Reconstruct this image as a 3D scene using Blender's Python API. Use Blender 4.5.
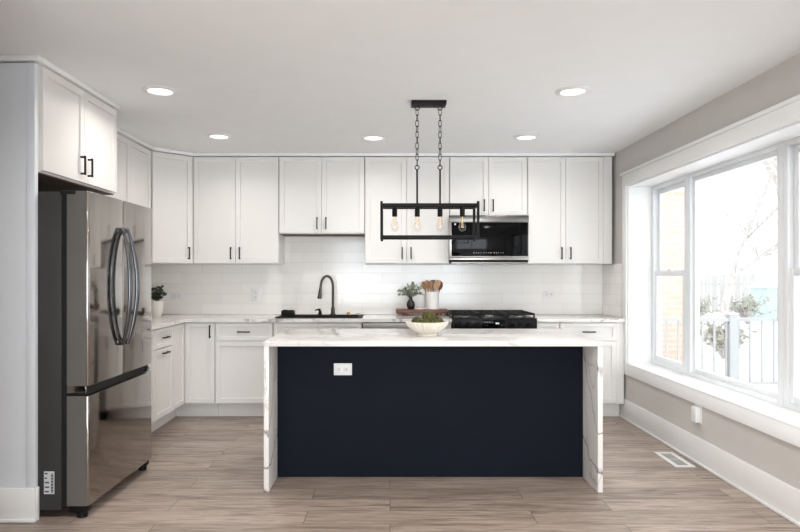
import bpy, bmesh, math, random
from mathutils import Vector, Matrix
random.seed(7)
PI = math.pi
for o in list(bpy.data.objects):
    bpy.data.objects.remove(o)
S = bpy.context.scene
C = S.collection

# ------------------------------------------------------------------ camera
FPX, CX, CY, HC = 630.0, 390.0, 276.0, 1.29
cam = bpy.data.cameras.new('camera')
cam.sensor_fit = 'HORIZONTAL'; cam.sensor_width = 36
cam.lens = FPX / 800 * 36
cam.shift_x = (400 - CX) / 800; cam.shift_y = (CY - 266) / 800
cam.clip_start = .05; cam.clip_end = 300
camo = bpy.data.objects.new('camera', cam); C.objects.link(camo)
camo.location = (0, 0, HC); camo.rotation_euler = (PI / 2, 0, 0)
S.camera = camo

# ------------------------------------------------------------------ world, exposure
W = bpy.data.worlds.new('overcast_sky'); S.world = W; W.use_nodes = True
wn = W.node_tree.nodes; wl = W.node_tree.links
bg = wn['Background']
tcw = wn.new('ShaderNodeTexCoord'); nw = wn.new('ShaderNodeTexNoise'); rw = wn.new('ShaderNodeValToRGB')
nw.inputs['Scale'].default_value = 1.5; nw.inputs['Detail'].default_value = 4
rw.color_ramp.elements[0].color = (.86, .93, 1, 1); rw.color_ramp.elements[1].color = (1, 1, 1, 1)
wl.new(tcw.outputs['Generated'], nw.inputs['Vector']); wl.new(nw.outputs['Fac'], rw.inputs['Fac'])
wl.new(rw.outputs['Color'], bg.inputs['Color'])
bg.inputs['Strength'].default_value = 2.75
S.view_settings.view_transform = 'Standard'; S.view_settings.look = 'None'
S.view_settings.exposure = 0.08; S.view_settings.gamma = 1.0
S.view_settings.use_curve_mapping = False
DOWNLIGHT_W = 5.7
FILL_DOWNLIGHT_W = 13.0  # power of the added downlight rows out of view
dl = bpy.data.lights.new('rear_fill', 'AREA'); dl.shape = 'RECTANGLE'; dl.size = 3.4; dl.size_y = 2.15
dl.energy = 200.0; dl.color = (.86, .94, 1)
dlo = bpy.data.objects.new('rear_fill', dl); C.objects.link(dlo)     # added fill lamp standing in for daylight behind the camera
dlo.location = (.3, -3.34, 1.13); dlo.rotation_euler = (PI / 2, 0, 0)

# ------------------------------------------------------------------ materials
def lin(c):
    c = c / 255
    return c / 12.92 if c <= .04045 else ((c + .055) / 1.055) ** 2.4
def rgb(r, g, b): return (lin(r), lin(g), lin(b), 1)
class NT:
    def __init__(s, name):
        s.m = bpy.data.materials.new(name); s.m.use_nodes = True
        s.n = s.m.node_tree.nodes; s.l = s.m.node_tree.links
        s.b = s.n['Principled BSDF']; s.out = s.n['Material Output']
    def add(s, t, **kw):
        n = s.n.new(t)
        for k, v in kw.items():
            if hasattr(n, k): setattr(n, k, v)
            else: n.inputs[k.replace('_', ' ')].default_value = v
        return n
    def link(s, a, b): s.l.new(a, b)
    def coord(s): return s.add('ShaderNodeTexCoord').outputs['Object']
    def mapping(s, v, scale=(1, 1, 1), loc=(0, 0, 0), rot=(0, 0, 0)):
        m = s.add('ShaderNodeMapping'); s.link(v, m.inputs['Vector'])
        m.inputs['Scale'].default_value = scale; m.inputs['Location'].default_value = loc; m.inputs['Rotation'].default_value = rot
        return m.outputs['Vector']
    def noise(s, v, scale, detail=3, rough=.5, dist=0):
        n = s.add('ShaderNodeTexNoise'); s.link(v, n.inputs['Vector'])
        n.inputs['Scale'].default_value = scale; n.inputs['Detail'].default_value = detail
        n.inputs['Roughness'].default_value = rough; n.inputs['Distortion'].default_value = dist
        return n.outputs['Fac']
    def ramp(s, f, stops):
        r = s.add('ShaderNodeValToRGB'); s.link(f, r.inputs['Fac']); e = r.color_ramp.elements
        while len(e) < len(stops): e.new(.5)
        for el, (p, c) in zip(e, stops):
            el.position = p; el.color = c if len(c) == 4 else (*c, 1)
        return r.outputs['Color']
    def mix(s, f, a, b, mode='MIX'):
        m = s.add('ShaderNodeMix'); m.data_type = 'RGBA'; m.blend_type = mode
        for v, i in ((f, 0), (a, 6), (b, 7)):
            if isinstance(v, (int, float)): m.inputs[i].default_value = v
            elif isinstance(v, tuple): m.inputs[i].default_value = v
            else: s.link(v, m.inputs[i])
        return m.outputs[2]
    def math(s, op, a, b=None):
        m = s.add('ShaderNodeMath'); m.operation = op
        for v, i in ((a, 0), (b, 1)):
            if v is None: continue
            if isinstance(v, (int, float)): m.inputs[i].default_value = v
            else: s.link(v, m.inputs[i])
        return m.outputs[0]
    def bump(s, h, strength, dist=.002):
        b = s.add('ShaderNodeBump'); b.inputs['Strength'].default_value = strength; b.inputs['Distance'].default_value = dist
        s.link(h, b.inputs['Height']); s.link(b.outputs['Normal'], s.b.inputs['Normal'])

def mat(name, col, rough=.5, metal=0, var=.03, scale=6, bump=0, bscale=200, spec=.5, stretch=(1, 1, 1), coat=0):
    t = NT(name); v = t.mapping(t.coord(), stretch)
    f = t.noise(v, scale, 3)
    a = tuple(max(0, c * (1 - var)) for c in col[:3]) + (1,); b = tuple(min(1, c * (1 + var)) for c in col[:3]) + (1,)
    t.link(t.ramp(f, [(.3, a), (.7, b)]), t.b.inputs['Base Color'])
    t.b.inputs['Roughness'].default_value = rough; t.b.inputs['Metallic'].default_value = metal
    t.b.inputs['Specular IOR Level'].default_value = spec
    t.b.inputs['Coat Weight'].default_value = coat
    if bump: t.bump(t.noise(v, bscale, 2), bump)
    return t.m
def emit(name, col, strength):
    t = NT(name); t.b.inputs['Base Color'].default_value = col
    t.b.inputs['Emission Color'].default_value = col; t.b.inputs['Emission Strength'].default_value = strength
    return t.m
def thin_glass(name, tint=(1, 1, 1, 1), extra=0.0):
    t = NT(name); t.n.remove(t.b)
    tr = t.add('ShaderNodeBsdfTransparent'); tr.inputs['Color'].default_value = tint
    gl = t.add('ShaderNodeBsdfGlossy'); gl.inputs['Roughness'].default_value = .02
    lw = t.add('ShaderNodeLayerWeight'); lw.inputs['Blend'].default_value = .5
    mx = t.add('ShaderNodeMixShader')
    f = t.math('ADD', t.math('MULTIPLY', t.math('POWER', lw.outputs['Facing'], 5.0), .9), .03 + extra)
    t.link(f, mx.inputs[0]); t.link(tr.outputs[0], mx.inputs[1]); t.link(gl.outputs[0], mx.inputs[2])
    t.link(mx.outputs[0], t.out.inputs['Surface'])
    return t.m

M = {}
M['cab'] = mat('white_cabinet_paint', rgb(227, 224, 220), .38, var=.012, scale=2)
M['wall'] = mat('greige_wall_paint', rgb(199, 195, 190), .75, var=.015, bump=.05, bscale=300)
M['ceil'] = mat('ceiling_paint', rgb(242, 243, 243), .85, var=.01, bump=.05, bscale=250)
M['trim'] = mat('white_trim_paint', rgb(240, 240, 239), .35, var=.01)
M['panel'] = mat('white_panel_paint', rgb(228, 232, 238), .45, var=.01)
M['vinyl'] = mat('white_window_vinyl', rgb(236, 239, 241), .4, var=.01)
M['black'] = mat('black_metal', rgb(15, 14, 14), .5, var=.1, spec=.2)
M['handle'] = mat('black_pull_metal', rgb(26, 24, 23), .45, var=.1, spec=.3)
M['navy'] = mat('navy_panel_paint', rgb(18, 22, 31), .5, spec=.06, var=.06, scale=3)
M['gasket'] = mat('black_rubber', rgb(12, 12, 12), .7)
M['fside'] = mat('charcoal_fridge_side', rgb(58, 57, 57), .55, spec=.3, var=.04, bump=.15, bscale=500)
M['plastic'] = mat('black_plastic', rgb(16, 16, 16), .5, spec=.2)
M['whiteplastic'] = mat('white_plastic', rgb(230, 229, 227), .35, var=.01)
M['slot'] = mat('dark_slot', rgb(40, 38, 36), .6)
M['tan'] = mat('bare_wood_edge', rgb(176, 138, 108), .6, var=.1, stretch=(2, 30, 30))
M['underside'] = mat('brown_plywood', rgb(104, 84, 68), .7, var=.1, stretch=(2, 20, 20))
M['ceramic'] = mat('white_ceramic', rgb(236, 234, 230), .3, var=.01)
M['cream'] = mat('cream_stoneware', rgb(230, 223, 210), .6, var=.03, scale=12, bump=.15, bscale=120)
M['potwhite'] = mat('speckled_white_pot', rgb(226, 222, 214), .7, var=.06, scale=60, bump=.5, bscale=70)
M['vase'] = mat('matte_black_ceramic', rgb(22, 21, 21), .4)
M['leaf'] = mat('dusty_green_leaf', rgb(142, 154, 130), .55, var=.25, scale=30)
M['leafdark'] = mat('dark_green_leaf', rgb(34, 56, 34), .5, var=.3, scale=40)
M['stem'] = mat('brown_stem', rgb(84, 70, 52), .7)
M['board'] = mat('walnut_board_wood', rgb(112, 70, 50), .5, var=.25, scale=8, stretch=(1, 14, 14))
M['beads'] = mat('white_wood_beads', rgb(232, 226, 218), .6)
M['soil'] = mat('potting_soil', rgb(50, 38, 30), .9, var=.3, scale=80)
M['doorside'] = mat('satin_grey_door_edge', rgb(112, 109, 105), .4, metal=.35, var=.05, scale=3)
M['bronze'] = mat('dark_brushed_metal', rgb(78, 73, 69), .3, metal=1, var=.05)
M['gold'] = mat('brass_knob', rgb(190, 150, 86), .3, metal=1)
M['nickel'] = mat('nickel_knob', rgb(176, 172, 166), .3, metal=1)
M['steel'] = mat('stainless_steel', rgb(176, 172, 167), .28, metal=1, var=.04, stretch=(1, 40, 40))
M['darksteel'] = mat('dark_stainless', rgb(120, 117, 114), .3, metal=1, var=.04, stretch=(1, 40, 40))
M['washer'] = mat('dishwasher_steel', rgb(172, 169, 165), .5, metal=1, var=.03, stretch=(1, 40, 40))
M['blackglass'] = mat('black_glass', rgb(8, 8, 9), .08, var=.01, spec=.12)
M['sinkblack'] = mat('black_composite_sink', rgb(15, 15, 15), .5, var=.1, spec=.15)
M['enamel'] = mat('black_enamel', rgb(14, 14, 15), .3, var=.05, spec=.15)
M['iron'] = mat('cast_iron', rgb(20, 20, 20), .6, spec=.25, var=.1, bump=.3, bscale=300)
M['louver'] = mat('grey_louver_metal', rgb(178, 176, 174), .5)
M['print'] = mat('pale_print', rgb(205, 208, 212), .5)
M['ink'] = mat('dark_print', rgb(40, 40, 44), .6)
M['glass'] = thin_glass('window_glass')
M['bulbglass'] = thin_glass('clear_bulb_glass', (.985, .975, .95, 1), .05)
M['filament'] = emit('warm_filament', (1, .6, .28, 1), .35)
M['lens'] = emit('lit_lens', (1, .96, .9, 1), 2.5)
M['display'] = emit('panel_display', (.75, .88, 1, 1), .5)
M['snow'] = mat('snow', (.88, .9, .93, 1), .8, var=.03, scale=.6, bump=.4, bscale=3)
M['bark'] = mat('grey_bark', rgb(180, 175, 170), .9, var=.25, scale=14, bump=.6, bscale=40)
M['rail'] = mat('white_rail_vinyl', rgb(166, 170, 170), .5)
M['shedblue'] = mat('teal_shed_paint', rgb(168, 182, 180), .7)
M['fencewood'] = mat('grey_fence_wood', rgb(176, 174, 170), .9, var=.08, scale=3, stretch=(6, 6, .5))
M['shrubtwig'] = mat('winter_shrub', rgb(160, 160, 146), .9, var=.3, scale=20)
M['siding'] = mat('pale_siding', rgb(226, 222, 216), .8)

def quartz(name, lo, hi, vein, rot=0):
    t = NT(name); v = t.mapping(t.coord(), rot=(rot, 0, 0), scale=(1, 1, 1) if not rot else (1, 1.5, .7))
    n1 = t.noise(t.mapping(v, (1, 1, 1), (3.1, .7, 1.2)), 1.15, 5, .55, .35)
    d = t.math('ABSOLUTE', t.math('SUBTRACT', n1, .5))
    thin = t.ramp(d, [(0, (1, 1, 1)), (.005, (.5, .5, .5)), (.014, (0, 0, 0))])
    n2 = t.noise(t.mapping(v, (1, 1, 1), (9, 4, 2)), 2.3, 4, .5, .6)
    d2 = t.math('ABSOLUTE', t.math('SUBTRACT', n2, .5))
    fine = t.ramp(d2, [(0, (.5, .5, .5)), (.008, (.1, .1, .1)), (.02, (0, 0, 0))])
    mask = t.ramp(t.noise(v, 1.1, 2), [(lo, (0, 0, 0)), (hi, (1, 1, 1))])
    base = t.ramp(t.noise(v, 1.6, 3), [(.3, rgb(222, 219, 215)), (.7, rgb(232, 229, 225))])
    c = t.mix(t.mix(1.0, thin, mask, 'MULTIPLY'), base, vein)
    c = t.mix(t.mix(1.0, fine, mask, 'MULTIPLY'), c, rgb(150, 142, 132))
    if rot:
        sp = t.add('ShaderNodeSeparateXYZ'); t.link(t.coord(), sp.inputs[0])
        wob = t.math('SUBTRACT', t.noise(t.coord(), 5, 4), .5)
        for k, z0, wd in ((1.75, 1.13, .008), (3.4, 1.2, .007), (.5, .36, .009)):
            f = t.math('ADD', t.math('MULTIPLY', sp.outputs[1], k), z0)
            d3 = t.math('ABSOLUTE', t.math('SUBTRACT', t.math('ADD', sp.outputs[2], t.math('MULTIPLY', wob, .3)), f))
            c = t.mix(t.ramp(d3, [(0, (.9, .9, .9)), (wd * .5, (.5, .5, .5)), (wd * 1.6, (0, 0, 0))]), c, vein)
    t.link(c, t.b.inputs['Base Color']); t.b.inputs['Roughness'].default_value = .16
    return t.m
M['quartz'] = quartz('veined_white_quartz', .42, .62, rgb(158, 148, 138))
M['quartz_bold'] = quartz('veined_white_quartz_panel', .30, .42, rgb(88, 84, 80), .5)

def floor_mat():
    t = NT('wood_plank_floor'); v = t.coord()
    br = t.add('ShaderNodeTexBrick'); t.link(v, br.inputs['Vector'])
    br.offset = .37; br.offset_frequency = 2
    br.inputs['Color1'].default_value = (0, 0, 0, 1); br.inputs['Color2'].default_value = (1, 1, 1, 1)
    br.inputs['Mortar'].default_value = (.5, .5, .5, 1); br.inputs['Scale'].default_value = 1
    br.inputs['Mortar Size'].default_value = .002; br.inputs['Mortar Smooth'].default_value = .3
    br.inputs['Brick Width'].default_value = 1.22; br.inputs['Row Height'].default_value = .182
    rnd = br.outputs['Color']
    cx = t.add('ShaderNodeCombineXYZ'); t.link(t.math('MULTIPLY', rnd, 7.3), cx.inputs[2]); t.link(t.math('MULTIPLY', rnd, 3.1), cx.inputs[0])
    va = t.add('ShaderNodeVectorMath'); va.operation = 'ADD'; t.link(v, va.inputs[0]); t.link(cx.outputs[0], va.inputs[1])
    g1 = t.noise(t.mapping(va.outputs[0], (.9, 11, 1)), 2.0, 6, .6, 1.2)
    g2 = t.noise(t.mapping(va.outputs[0], (2.2, 60, 1)), 2.5, 5, .65, .4)
    col = t.ramp(g1, [(.30, rgb(122, 106, 96)), (.44, rgb(162, 145, 133)), (.56, rgb(188, 172, 160)), (.72, rgb(144, 127, 116))])
    tone = t.ramp(rnd, [(0, (.76, .75, .74)), (1, (1.0, 1.0, 1.0))])
    col = t.mix(1.0, col, tone, 'MULTIPLY')
    gr = t.ramp(g2, [(.34, (.62, .61, .60)), (.56, (1, 1, 1)), (.8, (1.06, 1.06, 1.06))])
    col = t.mix(.9, col, gr, 'MULTIPLY')
    col = t.mix(t.math('MULTIPLY', br.outputs['Fac'], .85), col, rgb(60, 50, 44))
    t.link(col, t.b.inputs['Base Color'])
    t.link(t.ramp(g2, [(.2, (.5, .5, .5)), (.8, (.34, .34, .34))]), t.b.inputs['Roughness'])
    t.bump(t.math('SUBTRACT', t.math('MULTIPLY', g2, .25), br.outputs['Fac']), .25, .0015)
    return t.m
M['floor'] = floor_mat()

def tile_mat(name, axis):
    t = NT(name); v = t.coord()
    sp = t.add('ShaderNodeSeparateXYZ'); t.link(v, sp.inputs[0])
    cb = t.add('ShaderNodeCombineXYZ'); t.link(sp.outputs[axis], cb.inputs[0]); t.link(sp.outputs[2], cb.inputs[1])
    vv = t.mapping(cb.outputs[0], (1, 1, 1), (.08, -.907, 0))
    br = t.add('ShaderNodeTexBrick'); t.link(vv, br.inputs['Vector']); br.offset = .5
    br.inputs['Color1'].default_value = (0, 0, 0, 1); br.inputs['Color2'].default_value = (1, 1, 1, 1)
    br.inputs['Mortar'].default_value = (.5, .5, .5, 1); br.inputs['Scale'].default_value = 1
    br.inputs['Mortar Size'].default_value = .0016; br.inputs['Mortar Smooth'].default_value = .2
    br.inputs['Brick Width'].default_value = .4; br.inputs['Row Height'].default_value = .1035
    col = t.ramp(br.outputs['Color'], [(0, rgb(239, 235, 230)), (1, rgb(246, 243, 238))])
    col = t.mix(br.outputs['Fac'], col, rgb(222, 217, 211))
    t.link(col, t.b.inputs['Base Color']); t.b.inputs['Roughness'].default_value = .12
    h = t.math('SUBTRACT', t.math('MULTIPLY', t.noise(v, 9, 2), .5), br.outputs['Fac'])
    t.bump(h, .35, .002)
    return t.m
M['tile_x'] = tile_mat('subway_tile_back', 0); M['tile_y'] = tile_mat('subway_tile_side', 1)

def brick_mat():
    t = NT('tan_brick'); v = t.coord()
    sp = t.add('ShaderNodeSeparateXYZ'); t.link(v, sp.inputs[0])
    cb = t.add('ShaderNodeCombineXYZ'); t.link(t.math('ADD', sp.outputs[0], sp.outputs[1]), cb.inputs[0]); t.link(sp.outputs[2], cb.inputs[1])
    br = t.add('ShaderNodeTexBrick'); t.link(cb.outputs[0], br.inputs['Vector'])
    br.inputs['Color1'].default_value = rgb(220, 174, 154); br.inputs['Color2'].default_value = rgb(226, 184, 165)
    br.inputs['Mortar'].default_value = rgb(230, 206, 190); br.inputs['Scale'].default_value = 1
    br.inputs['Mortar Size'].default_value = .006; br.inputs['Brick Width'].default_value = .21; br.inputs['Row Height'].default_value = .075
    t.link(br.outputs['Color'], t.b.inputs['Base Color']); t.b.inputs['Roughness'].default_value = .9
    return t.m
M['brick'] = brick_mat()

def fridge_mat():
    t = NT('dark_stainless_fridge'); v = t.coord()
    f = t.noise(t.mapping(v, (60, 60, 1.0)), 4, 3)
    t.link(t.ramp(f, [(.3, rgb(157, 151, 146)), (.7, rgb(164, 158, 153))]), t.b.inputs['Base Color'])
    t.b.inputs['Metallic'].default_value = 1; t.b.inputs['Roughness'].default_value = .08
    return t.m
M['fridge'] = fridge_mat()

def moss_mat():
    t = NT('olive_moss'); v = t.coord()
    t.link(t.ramp(t.noise(v, 90, 4), [(.3, rgb(46, 46, 20)), (.7, rgb(104, 102, 52))]), t.b.inputs['Base Color'])
    t.b.inputs['Roughness'].default_value = .95; t.bump(t.noise(v, 140, 3), .9, .006)
    return t.m
M['moss'] = moss_mat()
def spoon_mat(name, c):
    return mat(name, c, .55, var=.15, scale=20, stretch=(4, 4, 1))
M['spoonA'] = spoon_mat('beech_wood', rgb(196, 152, 108)); M['spoonB'] = spoon_mat('olive_wood', rgb(160, 112, 74)); M['spoonC'] = spoon_mat('dark_wood', rgb(98, 66, 48))
M['greysil'] = mat('grey_silicone', rgb(116, 116, 118), .6)

# ------------------------------------------------------------------ mesh helpers
def nb(): return bmesh.new()
def box(bm, x0, x1, y0, y1, z0, z1, bev=0, seg=2):
    vs = [bm.verts.new((x, y, z)) for z in (z0, z1) for y in (y0, y1) for x in (x0, x1)]
    F = [(0, 2, 3, 1), (4, 5, 7, 6), (0, 1, 5, 4), (2, 6, 7, 3), (0, 4, 6, 2), (1, 3, 7, 5)]
    fs = [bm.faces.new([vs[i] for i in f]) for f in F]
    if bev:
        es = list({e for f in fs for e in f.edges})
        bmesh.ops.bevel(bm, geom=es, offset=bev, segments=seg, profile=.5, affect='EDGES')
    return bm
def prism(bm, poly, z0, z1, bev=0):
    a = [bm.verts.new((x, y, z0)) for x, y in poly]; b = [bm.verts.new((x, y, z1)) for x, y in poly]
    n = len(poly); fs = [bm.faces.new(a[::-1]), bm.faces.new(b)]
    for i in range(n): fs.append(bm.faces.new((a[i], a[(i + 1) % n], b[(i + 1) % n], b[i])))
    if bev:
        es = list({e for f in fs for e in f.edges})
        bmesh.ops.bevel(bm, geom=es, offset=bev, segments=2, profile=.5, affect='EDGES')
    return bm
def tube(bm, pts, r, seg=10, cap=True, closed=False):
    pts = [Vector(p) for p in pts]; n = len(pts)
    rr = r if isinstance(r, (list, tuple)) else [r] * n
    rings = []; up = None
    for i, p in enumerate(pts):
        if closed: t = pts[(i + 1) % n] - pts[i - 1]
        else: t = pts[min(i + 1, n - 1)] - pts[max(i - 1, 0)]
        t.normalize()
        if up is None:
            a = Vector((0, 0, 1)) if abs(t.z) < .9 else Vector((1, 0, 0))
            up = t.cross(a).normalized()
        else:
            up = (up - t * up.dot(t)).normalized()
        w = t.cross(up)
        rings.append([bm.verts.new(p + (up * math.cos(2 * PI * k / seg) + w * math.sin(2 * PI * k / seg)) * rr[i]) for k in range(seg)])
    m = n if closed else n - 1
    for i in range(m):
        A, B = rings[i], rings[(i + 1) % n]
        for k in range(seg): bm.faces.new((A[k], A[(k + 1) % seg], B[(k + 1) % seg], B[k]))
    if cap and not closed:
        bm.faces.new(rings[0][::-1]); bm.faces.new(rings[-1])
    return bm
def lathe(bm, prof, cx=0, cy=0, seg=32, flute=None):
    rings = []
    for i, (r, z) in enumerate(prof):
        if r < 1e-5: rings.append([bm.verts.new((cx, cy, z))]); continue
        ring = []
        for k in range(seg):
            a = 2 * PI * k / seg
            q = r * (1 + (flute(i, a) if flute else 0))
            ring.append(bm.verts.new((cx + q * math.cos(a), cy + q * math.sin(a), z)))
        rings.append(ring)
    for A, B in zip(rings, rings[1:]):
        for k in range(seg):
            k2 = (k + 1) % seg
            if len(A) == 1 and len(B) == 1: continue
            if len(A) == 1: bm.faces.new((A[0], B[k2], B[k]))
            elif len(B) == 1: bm.faces.new((A[k], A[k2], B[0]))
            else: bm.faces.new((A[k], A[k2], B[k2], B[k]))
    return bm
def cyl(bm, p0, p1, r, seg=20): return tube(bm, [p0, p1], r, seg)
def xform(bm, mtx):
    bmesh.ops.transform(bm, matrix=mtx, verts=bm.verts); return bm
def obj(name, bm, m, parent=None, loc=None, rz=0, kind=None, label=None, sharp=38):
    me = bpy.data.meshes.new(name)
    bmesh.ops.recalc_face_normals(bm, faces=bm.faces)
    bm.to_mesh(me); bm.free()
    me.polygons.foreach_set('use_smooth', [True] * len(me.polygons))
    me.set_sharp_from_angle(angle=math.radians(sharp))
    me.materials.append(m if not isinstance(m, str) else M[m])
    o = bpy.data.objects.new(name, me); C.objects.link(o)
    if parent: o.parent = parent
    if loc: o.location = loc
    o.rotation_euler.z = rz
    if kind: o['kind'] = kind
    if label: o['label'] = label
    return o
def thing(name, label, cat, loc=(0, 0, 0), rz=0, group=None):
    o = bpy.data.objects.new(name, None); C.objects.link(o); o.empty_display_size = .1
    o.location = loc; o.rotation_euler.z = rz
    o['label'] = label; o['category'] = cat
    if group: o['group'] = group
    return o
def tag(o, label, cat, group=None):
    o['label'] = label; o['category'] = cat
    if group: o['group'] = group
    return o
def struct(name, bm, m, parent=None, loc=None):
    return obj(name, bm, m, parent, loc, kind='structure' if parent is None else None)
def bx(*a, **k): return box(nb(), *a, **k)

# ------------------------------------------------------------------ room
XR, XL, YB, YR, ZC = 2.13, -2.495, 6.30, -3.2, 2.45
WY0, WY1, WZ0, WZ1 = 3.07, 5.64, .50, 2.098          # window opening in the right wall
struct('floor', bx(XL - .1, XR + .29, YR - .1, YB + .1, -.1, 0), 'floor')
struct('ceiling', bx(XL - .1, XR + .29, YR - .1, YB + .1, ZC, ZC + .1), 'ceil')
struct('wall_back', bx(XL - .1, XR + .29, YB, YB + .12, 0, ZC), 'wall')
struct('wall_left', bx(XL - .12, XL, YR, YB, 0, ZC), 'wall')
b = nb()
box(b, XR, XR + .285, YR, WY0, 0, ZC); box(b, XR, XR + .285, WY1, YB, 0, ZC)
box(b, XR, XR + .285, WY0, WY1, 0, WZ0); box(b, XR, XR + .285, WY0, WY1, WZ1, ZC)
struct('wall_right', b, 'wall')
b = nb()
box(b, XL, -1.45, YR - .12, YR, 0, ZC); box(b, 2.05, XR, YR - .12, YR, 0, ZC); box(b, -1.45, 2.05, YR - .12, YR, 2.27, ZC)
struct('wall_light_block', bx(-1.57, -1.45, YR, 2.15, 0, ZC), 'wall')  # unseen wall added to block rear light from the end panel
struct('wall_rear', b, 'wall')
# unseen glass doors, added to let daylight in behind the camera
d1 = struct('door_added', box(box(box(box(nb(), -1.45, -1.38, YR - .1, YR - .02, 0, 2.27), 1.98, 2.05, YR - .1, YR - .02, 0, 2.27), -1.38, 1.98, YR - .1, YR - .02, 2.19, 2.27), 0.26, .34, YR - .1, YR - .02, 0, 2.19), 'vinyl')
obj('pane', bx(-1.38, .26, YR - .062, YR - .058, 0, 2.19), 'glass', d1)
obj('pane', bx(0.34, 1.98, YR - .062, YR - .058, 0, 2.19), 'glass', d1)

# window casing, lining, sill
t1 = nb(); T = .018
box(t1, XR - T, XR, WY1 + .002, WY1 + .09, WZ0 - .095, WZ1, .002)
box(t1, XR - T, XR, WY0 - .09, WY0 - .002, WZ0 - .095, WZ1, .002)
struct('trim_1', t1, 'trim')
t2 = nb()
box(t2, XR - T - .002, XR, WY0 - .092, WY1 + .092, WZ1, WZ1 + .1, .002)
box(t2, XR - .034, XR, WY0 - .105, WY1 + .105, WZ1 + .1, WZ1 + .124, .003)
struct('trim_2', t2, 'trim')
struct('trim_3', bx(XR - T, XR, WY0 - .002, WY1 + .002, WZ0 - .095, WZ0 - .001, bev=.002), 'trim')
t4 = nb()
box(t4, XR - .02, XR + .207, WY0, WY1, WZ0 - .001, WZ0 + .012, .002)
box(t4, XR, XR + .207, WY1 - .012, WY1, WZ0 + .012, WZ1 - .012); box(t4, XR, XR + .207, WY0, WY0 + .012, WZ0 + .012, WZ1 - .012)
box(t4, XR, XR + .207, WY0, WY1, WZ1 - .012, WZ1)
struct('trim_4', t4, 'trim')

def ring(bm, x0, x1, y0, y1, z0, z1, w, bev=.003):   # rectangular frame in the YZ plane
    box(bm, x0, x1, y0, y0 + w, z0, z1, bev); box(bm, x0, x1, y1 - w, y1, z0, z1, bev)
    box(bm, x0, x1, y0 + w, y1 - w, z0, z0 + w, bev); box(bm, x0, x1, y0 + w, y1 - w, z1 - w, z1, bev)
    return bm
FX0, FX1 = XR + .207, XR + .282
def window_hung(n, y0, y1):
    z0, z1, zm = WZ0 + .002, WZ1, 1.315
    w = struct('window_%d' % n, ring(nb(), FX0, FX1, y0, y1, z0, z1, .042), 'vinyl')
    up = obj('upper_sash', ring(nb(), FX0 + .036, FX0 + .062, y0 + .042, y1 - .042, zm - .02, z1 - .042, .045), 'vinyl', w)
    obj('pane', bx(FX0 + .047, FX0 + .051, y0 + .087, y1 - .087, zm + .025, z1 - .087), 'glass', up)
    lo = obj('lower_sash', ring(nb(), FX0 + .008, FX0 + .034, y0 + .042, y1 - .042, z0 + .042, zm + .02, .045), 'vinyl', w)
    obj('pane', bx(FX0 + .019, FX0 + .023, y0 + .087, y1 - .087, z0 + .087, zm - .025), 'glass', lo)
    obj('sash_lock', bx(FX0 + .012, FX0 + .036, (y0 + y1) / 2 - .03, (y0 + y1) / 2 + .03, zm + .02, zm + .034, bev=.003), 'vinyl', w)
window_hung(1, 4.965, 5.628)
w2 = struct('window_2', ring(nb(), FX0, FX1, 3.765, 4.945, WZ0 + .002, WZ1, .04), 'vinyl')
sa = obj('fixed_sash', ring(nb(), FX0 + .022, FX0 + .052, 3.805, 4.905, WZ0 + .042, WZ1 - .04, .034), 'vinyl', w2)
obj('pane', bx(FX0 + .035, FX0 + .039, 3.839, 4.871, WZ0 + .076, WZ1 - .074), 'glass', sa)
window_hung(3, 3.082, 3.745)
t5 = nb(); box(t5, FX0 + .0, FX1, 4.945, 4.965, WZ0, WZ1); box(t5, FX0 + .0, FX1, 3.745, 3.765, WZ0, WZ1)
struct('trim_5', t5, 'vinyl')

def basebd(bm, pts_in, h=.178):
    pass
b = nb(); box(b, XR - .016, XR, YR, 5.79, 0, .178, .003); box(b, XR - .03, XR - .016, YR, 5.79, 0, .02, .006)
struct('baseboard_right', b, 'trim')
b = nb(); box(b, XL, XL + .016, YR, 3.28, 0, .178, .003); box(b, XL + .016, XL + .03, YR, 3.28, 0, .02, .006)
struct('baseboard_left', b, 'trim')

# refrigerator end panel (its baseboard and edge strip are parts of it)
ep = thing('end_panel', 'tall white end panel with a baseboard to the left of the refrigerator', 'panel', (-2.18, 3.325, 0))
def L(o, *a): return [a[0] - o[0], a[1] - o[0], a[2] - o[1], a[3] - o[1], a[4] - o[2], a[5] - o[2]]
epo = (-2.18, 3.325, 0)
obj('panel_board', bx(*L(epo, XL + .002, -1.868, 3.315, 3.339, 0, 2.412)), 'panel', ep)
obj('edge_strip', bx(*L(epo, -1.912, -1.866, 3.309, 3.341, .176, 2.412), bev=.002), 'panel', ep)
b = nb(); box(b, *L(epo, XL + .032, -1.860, 3.298, 3.3145, 0.001, .176), bev=.003); box(b, *L(epo, XL + .032, -1.852, 3.286, 3.2985, 0.001, .02), bev=.005)
box(b, *L(epo, -1.8655, -1.858, 3.3145, 3.34, .001, .176), bev=.002)
obj('panel_baseboard', b, 'trim', ep)

# crown strip above the cabinets (runs to the ceiling)
b = nb()
box(b, XL + .002, -1.842, 3.296, 3.34, 2.4205, 2.449, .003)
box(b, -1.9, -1.838, 3.34, 4.285, 2.4205, 2.449, .003)
box(b, -2.2, -2.118, 4.72, 5.66, 2.4205, 2.449, .003)
prism(b, [(-2.118, 5.653), (-1.849, 5.922), (-1.89, 5.963), (-2.159, 5.694)], 2.4205, 2.449, .003)
box(b, -1.87, 2.112, 5.922, 5.98, 2.4205, 2.449, .003)
box(b, -2.3, -1.9, 4.24, 4.285, 2.4205, 2.449, .003)
struct('trim_6', b, 'trim')

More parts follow.
